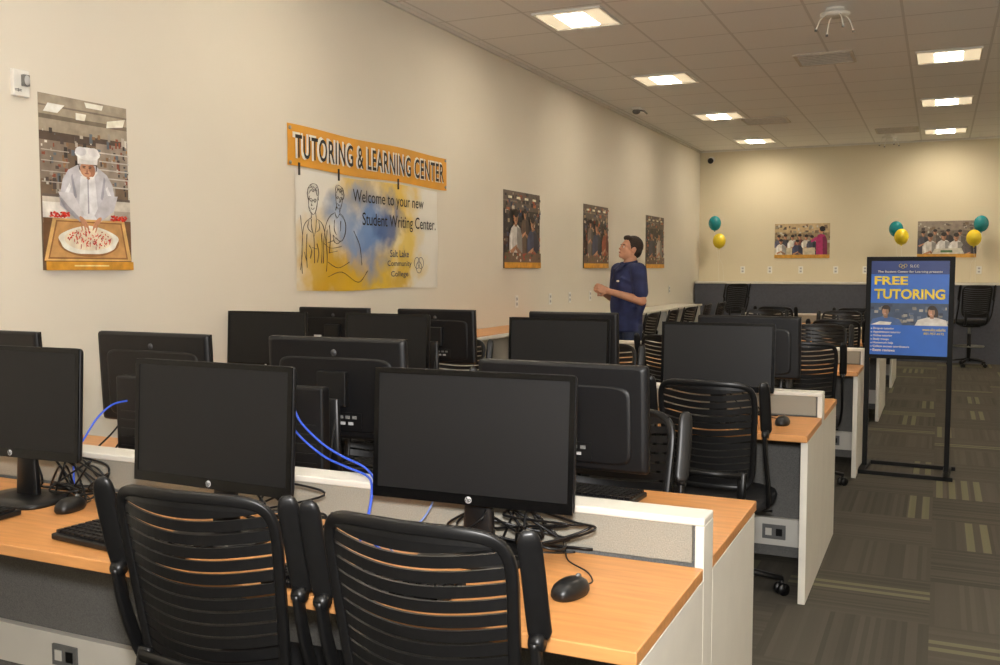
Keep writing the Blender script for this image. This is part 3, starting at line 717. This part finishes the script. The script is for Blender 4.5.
for x,y,a in ((-2.3,2.0,10),(-.63,4.46,-5)): copy_thing(Mo,(x,y,.7405),yaw(a))

def cable(P,r,m,label,name='network_cable',cat='cable'):
    q=MB(); q.tube(smoothpts(P,9),r,m,seg=8); return tag(q.obj(name),label,cat)
cable([(-1.82,2.43,1.03),(-1.77,2.4,.98),(-1.68,2.38,.925),(-1.58,2.34,.9),(-1.48,2.3,.885),(-1.41,2.24,.872),(-1.365,2.17,.862),(-1.345,2.12,.82),(-1.335,2.09,.765),(-1.27,2.04,.745),(-1.16,1.96,.745)],.0034,M_blueC,'blue network cable draped over the desk divider')
cable([(-1.83,2.42,.97),(-1.76,2.4,.925),(-1.66,2.37,.885),(-1.56,2.33,.872),(-1.46,2.28,.866),(-1.39,2.2,.862),(-1.36,2.14,.81),(-1.36,2.1,.755),(-1.3,2.0,.745)],.0034,M_blueC,'bright blue network cable hanging beside monitors')
cable([(-1.3,2.24,.862),(-1.2,2.2,.858),(-1.2,2.14,.8),(-1.25,2.06,.752),(-1.14,1.98,.745),(-1.06,2.02,.75)],.0026,M_greyC,'pale blue network cable draped over the desk divider')
cable([(-2.5,2.42,1.0),(-2.55,2.4,.985),(-2.58,2.36,.94),(-2.58,2.3,.875),(-2.55,2.24,.86),(-2.5,2.19,.76)],.0034,M_blueC,'blue network cable beside small black computer')
rc=random.Random(5)
for (cx,cy,n) in ((-1.68,2.12,4),(-1.0,2.15,6),(-.92,2.16,4),(-2.48,2.14,4),(-2.35,2.1,4)):
    for k in range(n):
        P=[(cx+rc.uniform(-.15,.2),cy+rc.uniform(-.08,.05),.746+rc.choice([0,.04,.09])) for i in range(5)]
        P[0]=(cx+rc.uniform(-.03,.05),cy-.01,.87); P[-1]=(P[-1][0],cy+.05,.746)
        cable(P,.0033,M_black,'black cable tangled around a monitor stand','power_cable')

# ---------------------------------------------------------------- sign stand
r=empty('sign_stand',(-.19,7.36,0),yaw(-3),label='black metal frame stand holding a blue free tutoring poster',category='sign')
M_fr=mat('matt_black_metal',(7,7,8),.6,spec=.3)
q=MB(); w=.27
for s in (-1,1): q.b2((s*w-.017,-.015,0.02),(s*w+.017,.015,1.53),M_fr)
q.b2((-w,-.014,1.5),(w,.014,1.53),M_fr); q.b2((-w,-.014,.806),(w,.014,.834),M_fr); q.obj('frame',r,bevel=.003)
q=MB()
for s in (-1,1): q.b2((s*w-.025,-.22,0),(s*w+.025,.22,.028),M_fr)
q.b2((-w-.03,-.22,0),(w+.05,-.18,.028),M_fr); q.b2((-w-.03,.18,0),(w+.05,.22,.028),M_fr); q.obj('base',r,bevel=.004)
M_sb=mat('poster_blue',(40,108,212),.4,var=.1,scale=4); M_sd=mat('poster_deep_blue',(26,56,130),.4,var=.1,scale=4)
q=MB(); q.box((0,0,0),(.506,.666,.006),M_sb); pp=q.obj('poster_panel',r,loc=(0,-.013,1.167),rot=(R90,0,0))
z=.0034
q=MB(); q.poly([(x,y,z) for x,y in rect(-.253,.24,.253,.333)],M_sd)
def pr(pts,c,k): q.poly([(max(-.253,min(.253,x)),max(-.12,y) if y>-.13 and y<.06 else y,z+.00006*k) for x,y in pts],cm(c))
k=1
pr(rect(-.255,-.12,.255,.035),(70,88,116),k); k+=1
rn=random.Random(8)
for i in range(50):
    x=-.257+.5*rn.random(); y=-.11+.12*rn.random(); pr(rect(x,y,x+.025,y+.018),rn.choice([(84,102,130),(54,66,90),(110,122,140),(140,140,136),(180,176,168)]),k); k+=1
for cx,sk,sh,lh in ((-.15,(196,150,118),(74,108,170),0),(.15,(204,156,126),(228,226,222),1)):
    sd=tuple(int(v*.8) for v in sk)
    if lh: pr(ellpts(cx+.005,-.035,.036,.05),(58,40,30),k); k+=1
    for pts,c in ((ellpts(cx,-.01,.03,.032),(44,32,26)),([(cx-.11,-.12),(cx-.09,-.08),(cx-.03,-.062),(cx+.03,-.062),(cx+.09,-.08),(cx+.11,-.12)],sh),([(cx-.012,-.07),(cx+.012,-.07),(cx+.012,-.04),(cx-.012,-.04)],sd),
        (ellpts(cx-.003,-.025,.022,.03),sk),(ellpts(cx+.009,-.027,.01,.022),sd),(ellpts(cx,.0,.022,.01),(44,32,26)),(ellpts(cx-.005,-.04,.008,.002),(216,190,176)),
        ([(cx-.1,-.12),(cx-.04,-.095),(cx+.04,-.1),(cx+.03,-.12)],(236,234,230))):
        pr(pts,c,k); k+=1
for i in range(7): pr(rect(-.247,-.151-.0255*i,-.24,-.144-.0255*i),(245,245,245),k); k+=1
q.obj('printed_photo',pp,fix=False)
M_y=mat('yellow_ink',(248,222,50),.4,var=.03)
zz=.0095
text('The Student Center for Learning presents',0,.256,.42,.018,M_inkW,pp,z=zz,offset=.01)
for c0 in ((-.06,.3),(-.045,.292),(-.03,.3)):
    q=MB(); q.sweep([(c0[0]+.011*math.cos(t*.5),c0[1]+.011*math.sin(t*.5),zz) for t in range(13)],.0014,.0006,M_y,seg=4,closed=True); q.obj('emblem_ring',pp)
text('SLCC',0.03,.297,None,.018,M_inkW,pp,z=zz,offset=.0)
text('FREE',-.12,.195,.22,.06,M_y,pp,z=zz,offset=.03); text('TUTORING',0.0,.1,.46,.072,M_y,pp,z=zz,offset=.03)
for i,t in enumerate(('Drop-in tutoring','Appointment tutoring','Online tutoring','Study groups','Homework help','College success coordinators','Exam reviews')):
    text(t,-.232,-.147-.0255*i,None,.0195,M_inkW,pp,z=zz,align='l',offset=.02)
text('www.slcc.edu/tlc',.165,-.147,.15,.02,M_y,pp,z=zz,offset=.015); text('801-957-4172',.165,-.175,.13,.016,M_y,pp,z=zz,offset=.01)

# ---------------------------------------------------------------- balloons
def balloon(x,y,z,m,col,tie):
    r=empty('balloon',(x,y,z),label='%s latex balloon floating on a string from the counter'%col,category='balloon')
    q=MB(); q.ell((0,0,0),(.105,.105,.125),m,seg=28); q.cyl((0,0,-.14),(0,0,-.118),.014,.003,m); q.obj('balloon_skin',r)
    q=MB(); q.tube(smoothpts([(0,0,-.14),(.01,.0,-.3),(tie[0]-x-.01,(tie[1]-y)*.6,(1.235-z)*.6),(tie[0]-x,tie[1]-y,1.229-z)],6),.0015,M_whiteP,seg=5); q.obj('string',r)
balloon(-3.46,16.25,2.2,M_teal,'teal',(-3.4,16.35)); balloon(-3.34,16.05,1.9,M_yel,'yellow',(-3.3,16.28))
balloon(-.64,16.3,2.06,M_teal,'teal',(-.6,16.4)); balloon(-.55,16.05,1.93,M_yel,'yellow',(-.53,16.28))
balloon(.55,16.3,2.12,M_teal,'teal',(.5,16.4)); balloon(.45,16.05,1.9,M_yel,'yellow',(.43,16.28))

# ---------------------------------------------------------------- person
def remesh(bm,name,m,parent,vox,smooth=4):
    me=bpy.data.meshes.new(name); bm.to_mesh(me); bm.free()
    o=bpy.data.objects.new(name,me); COL.objects.link(o)
    md=o.modifiers.new('r','REMESH'); md.mode='VOXEL'; md.voxel_size=vox
    sm=o.modifiers.new('s','SMOOTH'); sm.iterations=smooth; sm.factor=.5
    dg=bpy.context.evaluated_depsgraph_get(); dg.update()
    me2=bpy.data.meshes.new_from_object(o.evaluated_get(dg)); o.modifiers.clear(); o.data=me2; me2.name=name
    me2.materials.clear(); me2.materials.append(m)
    for p in me2.polygons: p.use_smooth=True; p.material_index=0
    if parent: o.parent=parent
    return o
def ball(bm,c,r,rot=None,M=None):
    T=Matrix.Translation(Vector(c))
    if rot: T=T@Euler(rot).to_matrix().to_4x4()
    T=T@Matrix.Diagonal((r[0],r[1],r[2],1))
    if M: T=M@T
    bmesh.ops.create_uvsphere(bm,u_segments=24,v_segments=14,radius=1,matrix=T)
def limb(bm,p0,p1,r0,r1,n=8,sq=(1,1)):
    p0=Vector(p0);p1=Vector(p1)
    n=max(3,int((p1-p0).length/(min(r0,r1)*.35)))
    for i in range(n+1):
        t=i/n; r=r0+(r1-r0)*t; p=p0.lerp(p1,t); bmesh.ops.create_icosphere(bm,subdivisions=2,radius=1,matrix=Matrix.Translation(p)@Matrix.Diagonal((r*sq[0],r*sq[1],r,1)))
def hand(bm,wr,d,nrm,thumb):
    wr=Vector(wr); d=Vector(d).normalized(); nrm=Vector(nrm); nrm=(nrm-d*nrm.dot(d)).normalized(); s=d.cross(nrm)*thumb
    for i in range(5):
        t=i/4; c=wr+d*(.015+.07*t)
        for k in (-1.5,-.5,.5,1.5):
            p=c+s*k*(.013+.006*t); bmesh.ops.create_icosphere(bm,subdivisions=2,radius=.014,matrix=Matrix.Translation(p))
    for k,L in ((1.5,.9),(.5,1.0),(-.5,.94),(-1.5,.74)):
        p=wr+d*.085+s*k*.021; ang=.35
        for j,sl in enumerate((.042,.027,.02)):
            dd=d*math.cos(ang)+nrm*math.sin(ang); p2=p+dd*sl*L; limb(bm,p,p2,.0092-.0008*j,.0086-.0008*j); p=p2; ang+=.5
    p=wr+d*.03+s*.03; a=(d*.6+s*.7+nrm*.3).normalized(); p2=p+a*.042; limb(bm,p,p2,.013,.010); limb(bm,p2,p2+(d*.9+nrm*.4+s*.1).normalized()*.032,.010,.0085)
HM=Matrix.Translation((0,-.012,1.515))@Euler((-.3,0,-.1)).to_matrix().to_4x4()
def person():
    r=empty('person',(-2.67,8.72,0),yaw(-44),label='man in navy polo shirt and jeans standing, looking up, hands together',category='person')
    bm=bmesh.new()
    ball(bm,(0,.016,.15),(.077,.096,.096),M=HM); ball(bm,(0,-.026,.08),(.058,.064,.074),M=HM); ball(bm,(0,-.062,.032),(.028,.026,.022),M=HM)
    ball(bm,(0,.0,.05),(.056,.062,.034),M=HM)
    ball(bm,(0,-.066,.135),(.052,.022,.032),M=HM); ball(bm,(0,-.094,.092),(.012,.016,.011),M=HM); ball(bm,(0,-.085,.108),(.008,.013,.026),rot=(.3,0,0),M=HM)
    ball(bm,(0,-.08,.06),(.024,.012,.014),M=HM)
    for s in (-1,1):
        ball(bm,(s*.078,.012,.108),(.010,.02,.032),M=HM); ball(bm,(s*.036,-.058,.088),(.024,.022,.028),M=HM)
    limb(bm,(0,.02,1.42),HM@Vector((0,.025,.075)),.068,.062)
    ball(bm,(0,0,1.3),(.16,.105,.19)); ball(bm,(0,0,1.08),(.145,.1,.2)); ball(bm,(0,.01,.95),(.155,.11,.12)); limb(bm,(-.15,0.01,1.435),(.15,0.01,1.435),.055,.055)
    A={}
    for s in (-1,1):
        sh=(s*.19,.01,1.425); el=(s*.255,.01,1.15); wr=(s*.08,-.235,1.235)
        limb(bm,sh,el,.055,.044); limb(bm,el,wr,.047,.029); A[s]=(sh,el,wr)
        hand(bm,wr,(-s*.5,-.8,.3),(-s*.8,.45,0),s)
        limb(bm,(s*.09,.01,.92),(s*.1,-.01,.5),.085,.056); limb(bm,(s*.1,-.01,.5),(s*.105,.02,.09),.056,.038)
        limb(bm,(s*.105,.03,.05),(s*.12,-.13,.035),.035,.03)
    remesh(bm,'body',M_skin,r,.0058,4)
    bm=bmesh.new()
    ball(bm,(0,0,1.29),(.196,.138,.2)); ball(bm,(0,-.01,1.1),(.186,.142,.24)); ball(bm,(.05,-.07,1.3),(.09,.07,.1)); ball(bm,(-.05,-.07,1.3),(.09,.07,.1))
    for i in range(24):
        z=.87+.018*i; ball(bm,(0,-.004,z),(.19-.0004*i,.142-.0004*i,.03))
    limb(bm,(-.165,.01,1.425),(.165,.01,1.425),.076,.076)
    # soft cloth folds across waist and under the arms
    for a,b in (((.06,-.15,1.02),(.19,-.02,1.1)),((.08,-.14,1.16),(.2,-.01,1.26)),((-.1,-.14,1.0),(.05,-.155,.96)),((.19,.03,.98),(.16,.1,1.12)),((.1,-.12,1.36),(.2,-.04,1.3))):
        limb(bm,a,b,.012,.016)
    for s in (-1,1):
        sh,el,wr=A[s]; m=Vector(sh).lerp(Vector(el),.72); limb(bm,sh,m,.08,.072)
    ball(bm,(0,.015,1.46),(.09,.08,.035))
    remesh(bm,'polo_shirt',M_shirt,r,.010,6)
    q=MB(); q.sweep([(.08*math.cos(t*.314),.012+.078*math.sin(t*.314),1.495+.014*math.sin(t*.314)) for t in range(20)],.007,.02,M_shirt,seg=8,closed=True)
    for s in (-1,1): q.poly([(s*.01,-.07,1.49),(s*.06,-.052,1.5),(s*.08,-.11,1.44),(s*.03,-.135,1.425)],M_shirt)
    q.obj('collar',r)
    q=MB(); q.box((0,-.142,1.38),(.03,.006,.12),mat('placket_navy',(32,38,70),.85)); q.obj('placket',r)
    q=MB(); q.box((.08,-.144,1.33),(.03,.004,.016),M_inkW,rot=(0,0,.25)); q.obj('shirt_emblem',r)
    bm=bmesh.new()
    ball(bm,(0,.01,.93),(.17,.122,.1))
    for s in (-1,1): limb(bm,(s*.09,.01,.9),(s*.1,-.01,.5),.1,.072); limb(bm,(s*.1,-.01,.5),(s*.105,.02,.07),.072,.062)
    remesh(bm,'jeans',M_jean,r,.014,3)
    for s in (-1,1):
        bm=bmesh.new(); limb(bm,(s*.105,.045,.045),(s*.12,-.15,.036),.044,.034); limb(bm,(s*.105,.04,.04),(s*.105,.03,.09),.044,.042)
        remesh(bm,'shoe',M_black,r,.01,2)
    bm=bmesh.new()
    ball(bm,(0,.024,.156),(.083,.099,.098),M=HM); ball(bm,(0,.05,.115),(.079,.07,.074),M=HM); ball(bm,(0,-.04,.208),(.058,.05,.03),M=HM)
    h=remesh(bm,'hair',M_hair,r,.0045,3)
    inv=HM.inverted(); b2=bmesh.new(); b2.from_mesh(h.data); kill=[]
    for v in b2.verts:
        c=inv@v.co
        line=.185 if c.y<-.055 else (.185-(c.y+.055)*1.9 if c.y<.0 else (.08-(c.y)*1.2 if c.y>.028 else .115-c.y*.9))
        if c.z<max(.045,line): kill.append(v)
    bmesh.ops.delete(b2,geom=kill,context='VERTS'); b2.to_mesh(h.data); b2.free()
    for s in (-1,1):
        q=MB(); q.ell(HM@Vector((s*.031,-.079,.114)),(.011,.007,.006),M_whiteP); q.ell(HM@Vector((s*.031,-.0845,.114)),(.0055,.003,.0055),M_eye); q.obj('eye',r)
        q=MB(); q.tube([HM@Vector((s*.015,-.088,.132)),HM@Vector((s*.032,-.087,.137)),HM@Vector((s*.05,-.076,.132))],.0035,M_hair,seg=6); q.obj('eyebrow',r)
    q=MB(); q.ell(HM@Vector((0,-.09,.062)),(.02,.005,.004),M_lip); q.ell(HM@Vector((0,-.088,.056)),(.016,.005,.004),M_lip); q.obj('lips',r)
person()

# ---------------------------------------------------------------- lamps / camera
for x in (LX0,.02,2.74):
    l=bpy.data.lights.new('added_scallop_spot','SPOT'); l.energy=34; l.spot_size=math.radians(110); l.spot_blend=.8; l.color=(1,.88,.68); l.shadow_soft_size=.12  # added spots under the last fixtures, strengthening warm scallops on the end wall
    o=bpy.data.objects.new('added_scallop_spot',l); COL.objects.link(o); o.location=(x,15.6,H-.06); o.rotation_euler=(math.radians(38),0,0)
fl=bpy.data.lights.new('camera_flash','AREA'); fl.energy=80; fl.size=.12; fl.color=(1,.98,.96)
fo=bpy.data.objects.new('camera_flash',fl); COL.objects.link(fo); fo.location=(.02,-.02,1.62); fo.rotation_euler=(math.radians(98),0,math.radians(26))
fb=bpy.data.lights.new('added_ceiling_fill','AREA'); fb.energy=85; fb.size=.3; fb.color=(1,.98,.95)  # added upward fill that brightens the near ceiling and long wall
f2=bpy.data.objects.new('added_ceiling_fill',fb); COL.objects.link(f2); f2.location=(.05,-.3,1.75); f2.rotation_euler=(math.radians(150),0,math.radians(10))
w=bpy.data.worlds.new('world'); scene.world=w; w.use_nodes=True; w.node_tree.nodes['Background'].inputs[0].default_value=(.9,.85,.75,1); w.node_tree.nodes['Background'].inputs[1].default_value=.1
cam=bpy.data.cameras.new('camera'); cam.lens=34.56; cam.sensor_width=36; cam.clip_start=.05
co=bpy.data.objects.new('camera',cam); COL.objects.link(co); co.location=(0,0,1.45); co.rotation_euler=(R90-math.radians(3.84),0,math.radians(24.57))
scene.camera=co
scene.view_settings.view_transform='Standard'; scene.view_settings.look='None'
